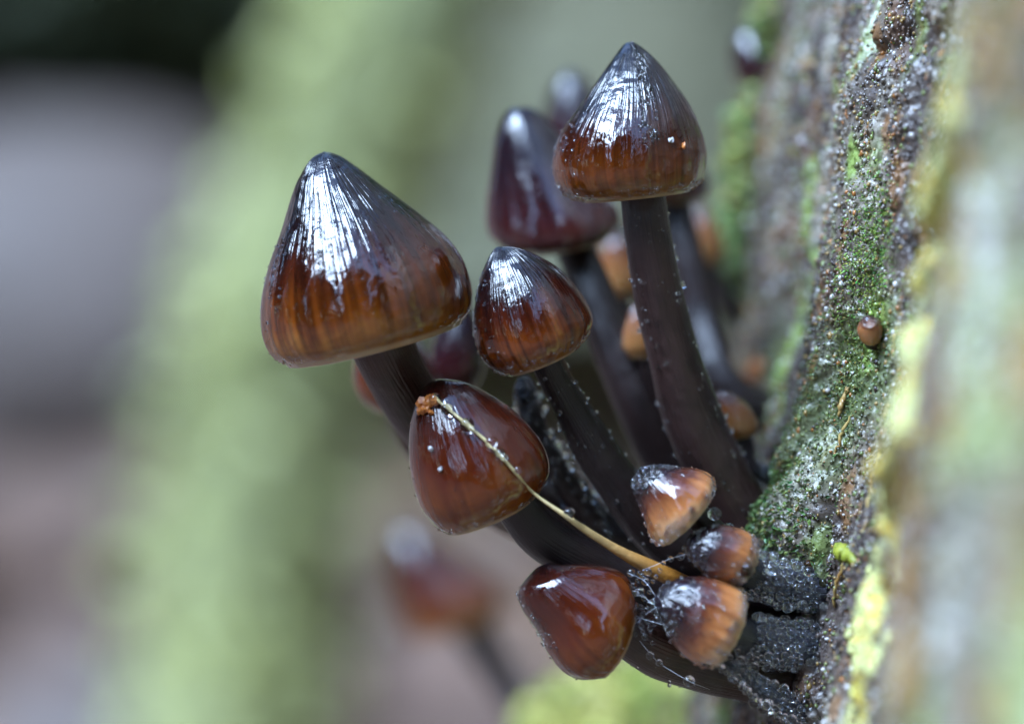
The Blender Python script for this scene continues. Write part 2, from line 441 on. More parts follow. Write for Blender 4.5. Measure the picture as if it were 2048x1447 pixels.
# ------------------------------------------------------------------ mushrooms
NR, NS = 72, 120
def build_cap(L, R_, y, tilt=0.10, ds=0.96, nr=NR, ns=NS, wob=0.012, seed=0):
    Lp = catmull(L, nr, 1.25); Rp = catmull(R_, nr, 1.25)
    yy = np.broadcast_to(y, (nr,)) if np.isscalar(y) else np.linspace(y[0], y[1], nr)
    l = np.array([P(a[0], a[1], d) for a, d in zip(Lp, yy)]); r = np.array([P(a[0], a[1], d) for a, d in zip(Rp, yy)])
    c = (l + r) / 2; h = (r - l) / 2; hw = np.linalg.norm(h, axis=1)
    dn = c[-1] - c[0]; dn[1] = 0; dn /= np.linalg.norm(dn)
    ph = math.pi / 2 + np.arange(ns) / ns * 2 * math.pi
    t = np.linspace(0, 1, nr) ** 1.25
    tl = tilt * sstep(0.0, 0.9, t)
    w_ = 1 + wob * noise(np.stack(np.broadcast_arrays(np.cos(ph)[None] * 2 + seed * 9.1, np.sin(ph)[None] * 2, t[:, None] * 2.0), -1), 0.6, seed) \
           + wob * 1.2 * noise(np.stack(np.broadcast_arrays(np.cos(ph)[None] * 5 + seed * 9.1, np.sin(ph)[None] * 5, t[:, None] * 0.8), -1), 0.6, seed + 5) * sstep(.5, 1, t)[:, None]
    def ring(ci, hi, hwi, ti, wi):
        dep = np.array((0, 1.0, 0)) * ds - dn * ti
        return ci + hi * (np.cos(ph) * wi)[:, None] + dep[None] * (np.sin(ph) * wi * hwi)[:, None]
    rows = [ring(c[i], h[i], hw[i], tl[i], w_[i]) for i in range(1, nr)]
    tv = [t[i] for i in range(1, nr)]
    W = hw[-1]
    for k, (sc_, dd) in enumerate(((0.985, 0.025), (0.955, 0.035), (0.92, 0.02), (0.89, -0.03))):
        rows.append(ring(c[-1] + dn * dd * W, h[-1] * sc_, hw[-1] * sc_, tl[-1], w_[-1])); tv.append(1.0)
    v = np.vstack([c[0][None]] + rows); n = len(rows)
    f = [tuple((0, 1 + (j + 1) % ns, 1 + j)) for j in range(ns)]
    gf = grid_faces(n, ns, True) + 1
    co = np.vstack([[(0, 0, 0)]] + [np.stack((np.cos(ph), np.sin(ph), np.full(ns, q)), 1) for q in tv])
    # pleated gills under the cap
    gr = []
    m_ = 5
    for k in range(m_):
        q = k / (m_ - 1); sc_ = 0.90 * (1 - q) + 0.12 * q
        pl = (0.10 + 0.0 * q) * W * np.where(np.arange(ns) % 2, 1, 0) * (1 if k else 0)
        base = ring(c[-1] - dn * W * 0.42 * q, h[-1] * sc_, hw[-1] * sc_, tl[-1], w_[-1])
        gr.append(base - dn[None] * pl[:, None])
    gv = np.vstack(gr); gfa = grid_faces(m_, ns, True)
    return v, f + [tuple(x) for x in gf], co, gv, gfa, c, dn

def tube(path, rads, ns=28, wob=0.03, seed=0, cap_end=True):
    path = np.asarray(path); n = len(path)
    tg = np.gradient(path, axis=0); tg /= np.linalg.norm(tg, axis=1)[:, None]
    a = np.cross(tg, np.array((0, 1, 0))); a /= np.linalg.norm(a, axis=1)[:, None]
    b = np.cross(a, tg)
    ph = np.arange(ns) / ns * 2 * math.pi
    s = np.concatenate(([0], np.cumsum(np.linalg.norm(np.diff(path, axis=0), axis=1))))
    q = np.stack(np.broadcast_arrays(np.cos(ph)[None] * 1.5 + seed, np.sin(ph)[None] * 1.5, s[:, None] * 0.25), -1)
    r = np.asarray(rads)[:, None] * (1 + wob * noise(q, 0.8, seed + 3))
    v = path[:, None] + a[:, None] * (np.cos(ph)[None] * r)[..., None] + b[:, None] * (np.sin(ph)[None] * r)[..., None]
    co = np.stack(np.broadcast_arrays(np.cos(ph)[None], np.sin(ph)[None], s[:, None]), -1)
    f = [tuple(x) for x in grid_faces(n, ns, True)]
    if cap_end:
        f.append(tuple(range(ns))[::-1]); f.append(tuple((n - 1) * ns + np.arange(ns)))
    return v.reshape(-1, 3), f, co.reshape(-1, 3), (a, b)

MUSH = {}
def mushroom(key, label, L, R_, y, stem, mat=M_CAP, smat=M_STEM, tilt=0.10, ds=0.96, root=None, group=None, small=False, wob=0.012):
    """stem: list of (px, py, half width px, depth mm); root: (py, depth) where it enters the bark"""
    seed = len(MUSH) + 1
    pts = [np.concatenate((P(a, b, d), [hw * K * (D + d) / D])) for a, b, hw, d in stem]
    if root is not None:
        q = root_pt(*root); pts.append(np.concatenate((q, [pts[-1][3] * 1.1])))
    sp = catmull(np.array(pts), 20 if small else 44)
    _u = np.linspace(0, 1, len(sp)); sp[:, 3] *= 1 + 0.05 * noise(np.stack((_u * 9, _u * 0 + seed * 3.7, _u * 0), 1), 1.0, seed) * (_u > 0.1)
    sp[1:-1, :3] += (0.10 * np.stack([noise(np.stack((_u * 7, _u * 0 + seed * 2.3, _u * 0 + q_), 1), 1.0, seed + 60) for q_ in (0.5, 5.5, 9.5)], 1))[1:-1]
    base = sp[-1, :3]
    e = empty("mushroom", base)
    tag(e, label, "mushroom", group)
    nr, ns = (36, 56) if small else (NR, NS)
    v, f, co, gv, gf, c, dn = build_cap(L, R_, y, tilt, ds, nr, ns, wob, seed)
    me = mesh_from("cap", v - base, f); attr_vec(me, "capco", co)
    co_ = obj("cap", me, mat, e)
    obj("gills", mesh_from("gills", gv - base, gf, False), M_GILL, co_)
    v2, f2, c2, fr = tube(sp[:, :3], sp[:, 3], 18 if small else 32, 0.05, seed)
    me = mesh_from("stem", v2 - base, f2); attr_vec(me, "capco", c2)
    obj("stem", me, smat, e)
    MUSH[key] = dict(cap=v, stem=v2, path=sp, frame=fr, ns=ns, nr=nr, root=e)
    return e

mushroom("M1", "largest cone-shaped brown mushroom cap with broad glossy sky reflection, leaning out farthest from bark",
    [(648, 303), (622, 318), (600, 352), (585, 388), (562, 465), (538, 530), (523, 600), (526, 665), (545, 708), (575, 728)],
    [(648, 303), (672, 308), (700, 324), (765, 372), (835, 425), (890, 472), (925, 520), (943, 572), (942, 612), (925, 640)],
    1.0, [(715, 560, 66, 1), (760, 680, 64, 1.5), (800, 760, 62, 3), (860, 850, 58, 5), (960, 950, 56, 7), (1120, 1050, 54, 8), (1320, 1125, 54, 8)], M_CAP, M_STEM_B, 0.11, root=(1180, 8))
mushroom("M2", "pointed brown mushroom standing highest on a long dark stem, dotted with dew and grit",
    [(1262, 84), (1245, 92), (1205, 146), (1160, 212), (1120, 270), (1106, 318), (1110, 362), (1130, 390), (1160, 402)],
    [(1262, 84), (1280, 92), (1312, 120), (1352, 170), (1390, 230), (1410, 290), (1411, 335), (1402, 362), (1380, 379)],
    2.0, [(1275, 280, 46, 2), (1286, 390, 46, 2), (1298, 480, 47, 2), (1320, 600, 50, 2.5), (1355, 740, 54, 3.5), (1405, 880, 58, 4.5), (1465, 1000, 62, 5.5), (1535, 1110, 66, 6)], M_CAP2, M_STEM, 0.10, root=(1190, 6.5))
mushroom("M3", "amber bell-shaped mushroom wedged between the largest cap and the long upright stem",
    [(1005, 493), (988, 498), (966, 538), (951, 595), (945, 655), (957, 706), (985, 738), (1012, 749)],
    [(1005, 493), (1030, 494), (1065, 506), (1115, 534), (1155, 575), (1184, 625), (1180, 658), (1160, 688)],
    0.5, [(1050, 620, 33, 1), (1092, 715, 33, 1.5), (1120, 775, 35, 2), (1170, 865, 40, 2.5), (1235, 965, 46, 3), (1310, 1055, 50, 3.5), (1420, 1135, 52, 4)], M_CAP3, M_STEM_K, 0.16, root=(1210, 4.5))
mushroom("M4", "red-brown mushroom with orange crumbs on its tip and a yellow stalk lying across it",
    [(893, 757), (870, 759), (848, 774), (828, 812), (818, 870), (820, 940), (838, 1005), (866, 1046), (895, 1065)],
    [(893, 757), (925, 762), (965, 780), (1020, 815), (1062, 856), (1090, 898), (1099, 936), (1088, 968), (1065, 995)],
    -0.5, [(985, 920, 44, 0), (1040, 1020, 44, 0.5), (1095, 1080, 46, 1), (1185, 1130, 48, 1.5), (1310, 1180, 50, 2), (1460, 1235, 50, 2.5)], M_RED, M_STEM_K, 0.13, root=(1290, 3))
mushroom("M5", "drooping rust-red mushroom at the bottom of the cluster, lobed smooth cap, no gills showing",
    [(1098, 1124), (1072, 1136), (1045, 1165), (1035, 1190), (1046, 1222), (1074, 1262), (1096, 1308), (1122, 1338), (1155, 1351), (1188, 1350)],
    [(1098, 1124), (1125, 1128), (1165, 1128), (1212, 1134), (1245, 1146), (1262, 1170), (1266, 1196)],
    -1.5, [(1180, 1230, 36, -1.5), (1255, 1262, 52, -1), (1345, 1304, 58, 0), (1470, 1343, 54, 0.5)], M_RED, M_STEM_B, 0.34, root=(1385, 1), wob=0.022)
mushroom("M6", "small young mushroom with black wet crown and orange side in front of the long stem",
    [(1288, 938), (1274, 946), (1267, 968), (1275, 1005), (1290, 1045), (1304, 1076), (1320, 1090)],
    [(1288, 938), (1312, 934), (1352, 933), (1392, 936), (1420, 947), (1428, 964), (1425, 980)],
    -2.0, [(1340, 990, 26, -2), (1395, 1035, 27, -1.5), (1450, 1085, 29, 0), (1520, 1140, 30, 1)], M_YOUNG, M_STEM_K, 0.14, root=(1185, 2.5), wob=0.03)
mushroom("M7", "small mushroom button with streaky black crown on a stubby stem thick with dew",
    [(1372, 1082), (1367, 1094), (1380, 1120), (1405, 1145), (1440, 1163), (1472, 1171)],
    [(1372, 1082), (1384, 1068), (1415, 1054), (1452, 1050), (1490, 1060), (1510, 1080), (1513, 1098)],
    -3.0, [(1430, 1105, 32, -3), (1490, 1140, 36, -2), (1550, 1165, 38, -1)], M_YOUNG, M_STEM_F, 0.22, root=(1190, 0), wob=0.035)
mushroom("M8", "small brown mushroom with pale rim below the button, on a stem beaded with droplets",
    [(1312, 1188), (1308, 1204), (1325, 1245), (1345, 1285), (1372, 1315), (1400, 1329), (1420, 1330)],
    [(1312, 1188), (1330, 1168), (1366, 1154), (1410, 1153), (1452, 1162), (1480, 1176), (1487, 1196)],
    -3.5, [(1405, 1235, 32, -3.5), (1470, 1265, 37, -2.5), (1545, 1285, 40, -1.5)], M_YOUNG, M_STEM_F, 0.24, root=(1305, -0.5), wob=0.035)
BG = "out-of-focus mushrooms behind the cluster"
mushroom("B1", "soft-focus dark maroon mushroom with pale blue sheen standing behind the pointed one",
    [(1040, 213), (1012, 225), (992, 270), (982, 340), (972, 410), (972, 455), (988, 482), (1010, 494)],
    [(1040, 213), (1070, 219), (1104, 250), (1148, 308), (1192, 362), (1228, 408), (1238, 436), (1224, 460)],
    14, [(1110, 400, 44, 14), (1148, 490, 42, 14), (1185, 580, 43, 13), (1228, 690, 46, 12), (1280, 810, 50, 11), (1340, 920, 52, 11), (1470, 1040, 54, 11)], M_PLUM, M_STEM_K, 0.30, root=(1100, 12))
mushroom("B2", "little tan mushroom cap glimpsed between two dark stems",
    [(1280, 598), (1262, 612), (1248, 650), (1244, 690), (1258, 714)], [(1280, 598), (1300, 606), (1322, 640), (1330, 690), (1316, 716)],
    10, [(1290, 690, 22, 10), (1310, 760, 24, 10), (1370, 880, 26, 10), (1470, 1000, 28, 10)], M_PALE, M_STEM_K, 0.08, root=(1060, 12), small=True)
mushroom("B3", "little orange mushroom cap with a wet dark tip beside mossy bark",
    [(1440, 780), (1428, 792), (1430, 830), (1440, 862), (1458, 880)], [(1440, 780), (1466, 786), (1498, 812), (1516, 845), (1514, 864)],
    8, [(1478, 840, 18, 8), (1489, 890, 19, 8), (1508, 940, 20, 8)], M_PALE, M_STEM_K, 0.1, root=(985, 10), small=True)
mushroom("B4", "blurred maroon cap hidden behind the pointed mushroom, its black stem running alongside",
    [(1310, 225), (1280, 255), (1250, 330), (1240, 380), (1255, 402)], [(1310, 225), (1350, 262), (1395, 320), (1420, 372), (1405, 400)],
    22, [(1335, 330, 34, 22), (1352, 420, 34, 22), (1378, 540, 36, 21), (1408, 660, 38, 20), (1455, 780, 40, 18)], M_PLUM, M_STEM_K, 0.1, root=(880, 18), small=True)
mushroom("B5", "far blurred cap with lilac sheen peeking over the maroon mushroom",
    [(1142, 140), (1110, 165), (1090, 225), (1080, 290), (1100, 310)], [(1142, 140), (1175, 160), (1205, 220), (1225, 290), (1210, 312)],
    38, [(1150, 260, 26, 38), (1180, 360, 26, 38), (1260, 520, 28, 36), (1400, 680, 30, 35)], M_PLUM, M_STEM_K, 0.1, root=(760, 35), small=True)
mushroom("B6", "blurred black cap with a violet glint tucked between the largest cap and amber bell",
    [(918, 600), (888, 622), (866, 680), (858, 740), (880, 775)], [(918, 600), (945, 620), (966, 680), (968, 740), (950, 778)],
    16, [(912, 700, 26, 16), (930, 800, 28, 16), (1020, 920, 30, 15), (1200, 1040, 32, 14)], M_PLUM, M_STEM_K, 0.1, root=(1130, 14), small=True)
mushroom("B7", "blurred wine-red cap hanging under the largest mushroom against its stem",
    [(770, 640), (738, 662), (712, 710), (706, 760), (722, 798), (748, 818)], [(770, 640), (815, 655), (850, 700), (872, 760), (868, 810), (850, 832)],
    13, [(790, 740, 34, 13), (812, 840, 36, 13), (880, 930, 38, 12), (1040, 1040, 40, 12), (1250, 1110, 42, 12)], M_RED, M_STEM_B, 0.1, root=(1160, 12), small=True)
mushroom("B8", "strongly blurred brown mushroom with pale blue crown, low and far behind",
    [(812, 1050), (785, 1070), (775, 1130), (790, 1200), (815, 1270)], [(812, 1050), (860, 1065), (930, 1120), (1000, 1170), (1010, 1215)],
    80, [(890, 1180, 34, 80), (950, 1270, 34, 80), (1015, 1370, 36, 79), (1090, 1480, 38, 77), (1250, 1640, 40, 73)], M_RED, M_STEM_K, 0.12, root=(1750, 70), small=True)
mushroom("B9", "blurred small orange cap with lilac top at the bark's far edge",
    [(1385, 408), (1362, 424), (1352, 470), (1362, 512), (1378, 526)], [(1385, 408), (1412, 420), (1442, 462), (1452, 506), (1440, 524)],
    32, [(1408, 480, 18, 32), (1425, 550, 18, 32), (1470, 620, 20, 32)], M_PALE, M_STEM_K, 0.1, root=(670, 33), small=True)
mushroom("B10", "blurred small cap with blue top high on the bark's far edge",
    [(1495, 55), (1470, 72), (1460, 115), (1470, 155), (1490, 175)], [(1495, 55), (1530, 66), (1570, 105), (1590, 150), (1575, 178)],
    36, [(1530, 130, 18, 36), (1545, 200, 18, 36), (1560, 240, 20, 36)], M_PLUM, M_STEM_K, 0.1, root=(270, 34), small=True)
mushroom("B13", "blurred small cap with white-blue top visible between black stem and upright stem",
    [(1232, 468), (1205, 484), (1196, 525), (1200, 570), (1214, 588)], [(1232, 468), (1262, 482), (1280, 530), (1284, 572), (1270, 592)],
    26, [(1240, 540, 18, 26), (1250, 620, 20, 26), (1330, 760, 22, 25)], M_PALE, M_STEM_K, 0.1, root=(880, 22), small=True)
mushroom("B12", "dark blue-black mushroom pin with no opened cap, beaded wet, behind the amber bell's stem",
    [(1048, 750), (1036, 756), (1028, 775), (1027, 795), (1034, 812)], [(1048, 750), (1060, 755), (1072, 772), (1078, 792), (1076, 808)],
    6, [(1054, 790, 22, 6), (1062, 830, 24, 6), (1090, 900, 26, 6), (1140, 980, 28, 6.5), (1260, 1080, 30, 7)],
    cap_mat("cap_black", [(0, (0.008, 0.010, 0.016)), (1, (0.012, 0.012, 0.016))], 0.1, 1.6, 0.2, 0.0, 2.0), M_STEM_K, 0.05, root=(1150, 7), small=True)
bp, bs, bz = bark_pt(1742, 668)
mushroom("B14", "tiny brown mushroom bud with white wet top sitting on the bark face",
    [(1742, 632), (1722, 640), (1714, 660), (1722, 682), (1732, 690)], [(1742, 632), (1758, 638), (1766, 658), (1760, 682), (1750, 690)],
    bp[1] - 0.9, [(1741, 676, 8, bp[1] - 0.9), (1743, 690, 9, bp[1] - 0.6)], M_PALE, M_STEM_B, 0.1, root=(702, bp[1] + 0.3), small=True)

_bud = (1738, 646, bp[1] - 1.3)
# ------------------------------------------------------------------ stalk across the red-brown cap
def front_of(key, px, py, part='cap', lift=0.0):
    v = MUSH[key][part]; q = PX(v); d = np.hypot(q[:, 0] - px, q[:, 1] - py)
    m = d < max(9, np.partition(d, 6)[6]); i = np.where(m)[0][np.argmin(v[m, 1])]
    return P(px, py, v[i, 1] - lift)
st = []
for px, py, hw, yy in [(862, 790, 2.2, None), (900, 820, 2.6, None), (938, 852, 3, None), (985, 893, 3, None), (1030, 943, 3, None), (1068, 986, 3, None),
                       (1130, 1030, 5, -3.3), (1165, 1055, 7.5, -2.8), (1200, 1078, 9, -2.4), (1250, 1108, 11, -2.0), (1300, 1134, 15, -1.6), (1345, 1155, 17, -1.2), (1400, 1182, 17, -0.4)]:
    p = front_of("M4", px, py, lift=0.10) if yy is None else P(px, py, yy)
    st.append(np.concatenate((p, [hw * K])))
sp = catmull(np.array(st), 70)
v, f, co, _ = tube(sp[:, :3], sp[:, 3], 12, 0.12, 4)
M_STRAW = simple_mat("straw", (0.55, 0.27, 0.045), (0.72, 0.52, 0.20), 900, 0.13, 0.0001, 3000, attr="col")
me = mesh_from("stalk", v, f)
u = np.linspace(0, 1, 70).repeat(12)[:, None]; attr_col(me, "col", np.array((0.52, 0.42, 0.20)) * (1 - sstep(.35, .95, u)) + np.array((0.36, 0.14, 0.02)) * sstep(.35, .95, u))
tag(obj("grass_stalk", me, M_STRAW), "thin yellow dried stalk with beads of water lying from cap tip down to the buttons", "stalk")

# crumbs and grit
M_CRUMB = simple_mat("crumb", (0.30, 0.07, 0.012), (0.55, 0.20, 0.035), 4000, 0.4)
M_GRIT = simple_mat("grit", (0.30, 0.29, 0.30), (0.55, 0.54, 0.55), 4000, 0.3)
def pebble(name, pos, r, mat, label, cat, group=None, seed=0, sq=(1, 1, 1)):
    v = ICO2[0] * (1 + 0.6 * noise(ICO2[0] * 2 + seed * 3.3, 0.9, seed)[:, None]) * r * np.array(sq)
    o = obj(name, mesh_from(name, v, ICO2[1], False), mat); o.location = Vector(pos) * 0.001
    return tag(o, label, cat, group)
for k, (px, py, r) in enumerate([(846, 806, 12), (858, 797, 10), (850, 818, 9), (842, 822, 7), (868, 800, 8), (855, 808, 10), (862, 824, 5)]):
    pebble("bark_crumb", front_of("M4", px, py, lift=-0.03), r * K, M_CRUMB, "orange crumb of bark in the clump on the red-brown cap's tip", "crumb", "orange crumbs on the cap tip", k)
pebble("mineral_grain", front_of("M2", 1341, 281, lift=-0.02), 6 * K, M_GRIT, "white angular grit speck on the pointed cap's dark side", "grit", None, 21)
pebble("bark_crumb", front_of("M2", 1367, 291, lift=-0.02), 5.5 * K, M_CRUMB, "tan crumb next to the white speck on the pointed cap", "crumb", None, 22, (0.7, 1, 1.4))
pebble("mineral_grain", front_of("M4", 862, 897, lift=-0.04), 5 * K, M_GRIT, "white grit speck highest on the red-brown cap's side", "grit", None, 23)
pebble("mineral_grain", front_of("M4", 881, 937, lift=-0.04), 4.5 * K, M_GRIT, "white grit speck lower on the red-brown cap's side", "grit", None, 24)

# ------------------------------------------------------------------ water
def beads(name, pos, r, label, tmpl=ICO2):
    v, f = blobs(np.asarray(pos), np.asarray(r), tmpl)
    return tag(obj(name, mesh_from(name, v, f), M_WATER), label, "dew", None, "stuff")
def on_stem(key, n, t0, t1, r0, r1, power=2.5, fat=0):
    d = MUSH[key]; sp = d['path']; a, b = d['frame']; ctr = np.zeros((0, 3)); rr = np.zeros(0)
    tries = 0
    while len(rr) < n and tries < n * 40:
        tries += 1
        t = random.uniform(t0, t1) * (len(sp) - 1); i = min(int(t), len(sp) - 2); u = t - i
        p = sp[i, :3] * (1 - u) + sp[i + 1, :3] * u; rad = sp[i, 3] * (1 - u) + sp[i + 1, 3] * u
        ph = random.uniform(0, 2 * math.pi)
        nrm = a[i] * math.cos(ph) + b[i] * math.sin(ph)
        if nrm[1] > 0.35: continue
        if len(rr) < fat:
            if nrm[2] < -0.1: continue
            r = random.uniform(0.7, 1.0) * r1 * K
        else: r = (r0 + (r1 - r0) * random.random() ** power) * K
        q = p + nrm * (rad + r * 0.93)
        if len(rr) and np.any(((ctr - q) ** 2).sum(1) < (0.9 * (r + rr)) ** 2): continue
        ctr = np.vstack((ctr, q)); rr = np.append(rr, r)
    return ctr, rr
def dewy(key, n, t0, t1, r0, r1, label, power=1.8, fat=0):
    p, r = on_stem(key, n, t0, t1, r0, r1, power, fat); beads("dew_beads", p, r, label)
dewy("M7", 420, 0.30, 0.97, 5.6, 12.5, "dense dew beads coating the button's stubby stem", 2.0, 26)
dewy("M8", 420, 0.35, 0.97, 5.6, 11.5, "dense dew beads coating the pale-rimmed mushroom's stem", 2.0, 34)
dewy("M6", 110, 0.30, 0.85, 3, 9, "dew beads on the stem of the black-crowned young mushroom")
dewy("B3", 90, 0.35, 0.95, 3, 8, "dew beads on the stem of the little orange mushroom")
dewy("B12", 90, 0.0, 0.5, 4, 9, "dew beads on the blue-black pin")
dewy("M2", 200, 0.15, 0.85, 1.6, 5, "fine dew specks along the long upright stem", 3)
dewy("M3", 130, 0.15, 0.75, 1.6, 5, "fine dew specks along the amber bell's stem", 3)
dewy("M5", 60, 0.25, 0.8, 1.2, 6, "dew beads along the bottom mushroom's stem", 3)

def on_cap(key, n, t0, t1, r0, r1, power=3, sidebias=None):
    d = MUSH[key]; v = d['cap']; ns, nr = d['ns'], d['nr']; out = []; rr = []
    while len(out) < n:
        i = int((t0 + (t1 - t0) * random.random()) * (nr - 2)); j = random.randrange(ns)
        ph = math.pi / 2 + j / ns * 2 * math.pi
        if math.sin(ph) > 0.3: continue
        if sidebias and not sidebias(i / (nr - 2), math.cos(ph)): continue
        r = (r0 + (r1 - r0) * random.random() ** power) * K
        p = v[1 + i * ns + j]; c = v[1 + i * ns: 1 + (i + 1) * ns].mean(0); nrm = (p - c) / (np.linalg.norm(p - c) + 1e-9)
        out.append(p + nrm * r * 0.2); rr.append(r)
    return out, rr
def cap_dew(key, label, *parts):
    P_, R__ = [], []
    for a in parts:
        p, r = on_cap(key, *a); P_ += p; R__ += r
    beads("dew_specks", P_, R__, label, ICO1)
cap_dew("M1", "dew specks on the rim and outer side of the largest cap", (170, 0.95, 1.0, 1.4, 4.0), (70, 0.5, 0.95, 1.0, 4.0, 2, lambda t, c: c < -0.75))
cap_dew("M2", "dew specks on rim and crown of the pointed cap", (330, 0.93, 1.0, 1.4, 4.5), (170, 0.05, 0.75, 1.6, 5.5, 2, lambda t, c: abs(c - 0.22) < 0.16), (90, 0.55, 0.95, 1.0, 3.5, 2, lambda t, c: c < -0.6))
cap_dew("M3", "dew specks on the rim of the amber bell", (300, 0.90, 1.0, 1.4, 4.5), (130, 0.3, 0.9, 1.0, 4.0, 2, lambda t, c: c < -0.35))
cap_dew("M4", "dew specks on the rim of the red-brown cap", (180, 0.95, 1.0, 1.4, 4.0), (60, 0.3, 0.9, 1.0, 3.5, 2))
cap_dew("M5", "dew specks on the drooping rust-red cap", (60, 0.3, 1.0, 1.0, 4.0), (60, 0.3, 0.7, 1.0, 5.0, 2, lambda t, c: c < -0.8))
cap_dew("M6", "dew specks on the black-crowned young cap", (200, 0.86, 1.0, 2.0, 6.0, 2), (110, 0.2, 0.9, 1.6, 5.0, 2), (70, 0.02, 0.4, 3.0, 10.0, 1.5))
cap_dew("M7", "dew specks on the streaky button", (170, 0.85, 1.0, 2.0, 9.0, 2), (150, 0.1, 0.9, 1.6, 6.0, 2))
cap_dew("M8", "dew specks on the pale-rimmed small cap", (190, 0.88, 1.0, 2.0, 7.0, 2), (190, 0.1, 0.9, 1.6, 6.0, 2))

DROP_ME = mesh_from("drop", ICO3[0], ICO3[1])
DROP_ME.materials.append(M_WATER)
def drop(px, py, r, y, label, group):
    o = bpy.data.objects.new("water_drop", DROP_ME); COL.objects.link(o)
    o.location = Vector(P(px, py, y)) * 0.001; s = r * K * 0.001; o.scale = (s * 1000, s * 1000, s * 960)
    return tag(o, label, "water drop", group)
def yst(px, py):
    i = np.argmin((PX(sp[:, :3])[:, 0] - px) ** 2 + (PX(sp[:, :3])[:, 1] - py) ** 2); return sp[i, 1]
for px, py, r in [(870, 798, 11), (893, 818, 10), (934, 849, 12), (983, 884, 10), (1000, 905, 8), (1008, 914, 6), (1036, 940, 6)]:
    _q = globals().get('_q', -1) + 1
    drop(px, py, r * 1.2, yst(px, py) - 0.2, ("first", "second", "third", "fourth", "fifth", "sixth", "seventh")[_q] + " clear drop along the yellow stalk, counted from the orange crumbs", "drops along the stalk")
drop(1138, 1026, 12, yst(1138, 1026) - 0.05, "clear drop on the stalk just past the cap rim", None)
# drops hanging on a fine thread net between the rust-red cap and the small mushroom
net = [(1320, 1140, 4), (1312, 1152, 4), (1275, 1160, 4), (1288, 1196, 5), (1310, 1200, 5), (1283, 1250, 5), (1300, 1256, 5), (1272, 1268, 4), (1308, 1245, 6), (1316, 1238, 7), (1286, 1262, 4), (1305, 1285, 4), (1282, 1212, 4), (1268, 1228, 4), (1294, 1218, 5), (1268, 1170, 5), (1284, 1150, 5), (1296, 1143, 7), (1291, 1162, 7), (1306, 1162, 4), (1272, 1185, 6), (1281, 1182, 8), (1299, 1183, 4), (1303, 1208, 9), (1272, 1210, 5),
       (1285, 1228, 5), (1277, 1240, 5), (1295, 1242, 5), (1310, 1225, 4), (1290, 1273, 6), (1268, 1255, 4), (1300, 1310, 7), (1318, 1324, 6), (1378, 1361, 10), (1327, 1125, 4), (1341, 1117, 5), (1361, 1112, 7),
       (1278, 1145, 4), (1262, 1145, 7)]
for px, py, r in net:
    drop(px, py, r * 1.2, -2.6, "small clear drop on the thread net between rust-red cap and small mushroom", "drops on the thread net")
M_SILK, nt_, b_ = new_mat("silk"); b_.inputs['Base Color'].default_value = (0.7, 0.7, 0.75, 1); b_.inputs['Roughness'].default_value = 0.3
def thread(pts, r, label, group=None):
    pth = catmull(np.array([P(*q) for q in pts]), 24); v, f, c, _ = tube(pth, np.full(24, r * K), 6, 0)
    tag(obj("silk_thread", mesh_from("silk_thread", v, f), M_SILK), label, "thread", group)
for a in [[(1258, 1145, -2.6), (1290, 1162, -2.6), (1310, 1190, -2.9)], [(1266, 1180, -2.4), (1285, 1190, -2.6), (1318, 1220, -2.9)], [(1266, 1250, -2.2), (1292, 1228, -2.6), (1318, 1210, -2.9)],
          [(1266, 1200, -2.4), (1272, 1230, -2.6), (1330, 1250, -2.8)], [(1285, 1140, -2.6), (1340, 1117, -2.6), (1370, 1108, -3.2)], [(1262, 1258, -2.0), (1295, 1300, -2.6), (1322, 1330, -1.6)], [(1318, 1326, -1.6), (1378, 1361, -2.6), (1420, 1378, -1.5)]]:
    thread(a, 0.3, "fine silk thread strung with drops beside the rust-red cap", "silk threads in the net")
# bead-covered strand running from the small mushroom to the bark at the bottom
strand = [P(1440, 1320, -3.5), P(1480, 1345, -3.2), P(1530, 1385, -2.6), P(1580, 1415, -2.0), root_pt(1450, -1)]
spn = catmull(np.array([np.concatenate((q, [r * K])) for q, r in zip(strand, (7, 12, 17, 22, 26))]), 30)
v, f, co, fr = tube(spn[:, :3], spn[:, 3], 14, 0.1, 8); me = mesh_from("stem", v, f); attr_vec(me, "capco", co)
tag(obj("rootlet", me, M_STEM_F), "dark rootlet sheathed in water beads running down to the bark at the cluster's foot", "rootlet")
MUSH["RT"] = dict(path=spn, frame=fr)
dewy("RT", 300, 0.0, 0.98, 5.2, 13, "dew beads crowding the dark rootlet at the cluster's foot", 2.0, 16)
for px, py, r in [(1478, 1337, 14), (1503, 1350, 12), (1540, 1388, 17), (1566, 1397, 12), (1493, 1380, 9), (1460, 1345, 7), (1487, 1367, 6), (1522, 1362, 5), (1530, 1408, 9), (1480, 1290, 6), (1475, 1302, 6)]:
    drop(px, py, r, -3.6 + max(0, (px - 1440) * 0.008), "fat clear drop clinging to the beaded rootlet", "fat drops on the rootlet")
for px, py, r in [(1542, 1138, 12), (1549, 1112, 10), (1530, 1108, 9), (1511, 1095, 12), (1518, 1085, 9)]:
    drop(px, py, r, -3.4, "fat clear drop where the button's rim meets its stem", "fat drops on the button stem")
drop(_bud[0], _bud[1], 17, _bud[2], "clear drop covering the top of the tiny bud on the bark", None)
drop(1429, 1027, 14, -2.6, "fat clear drop on the stem of the black-crowned young mushroom", None)

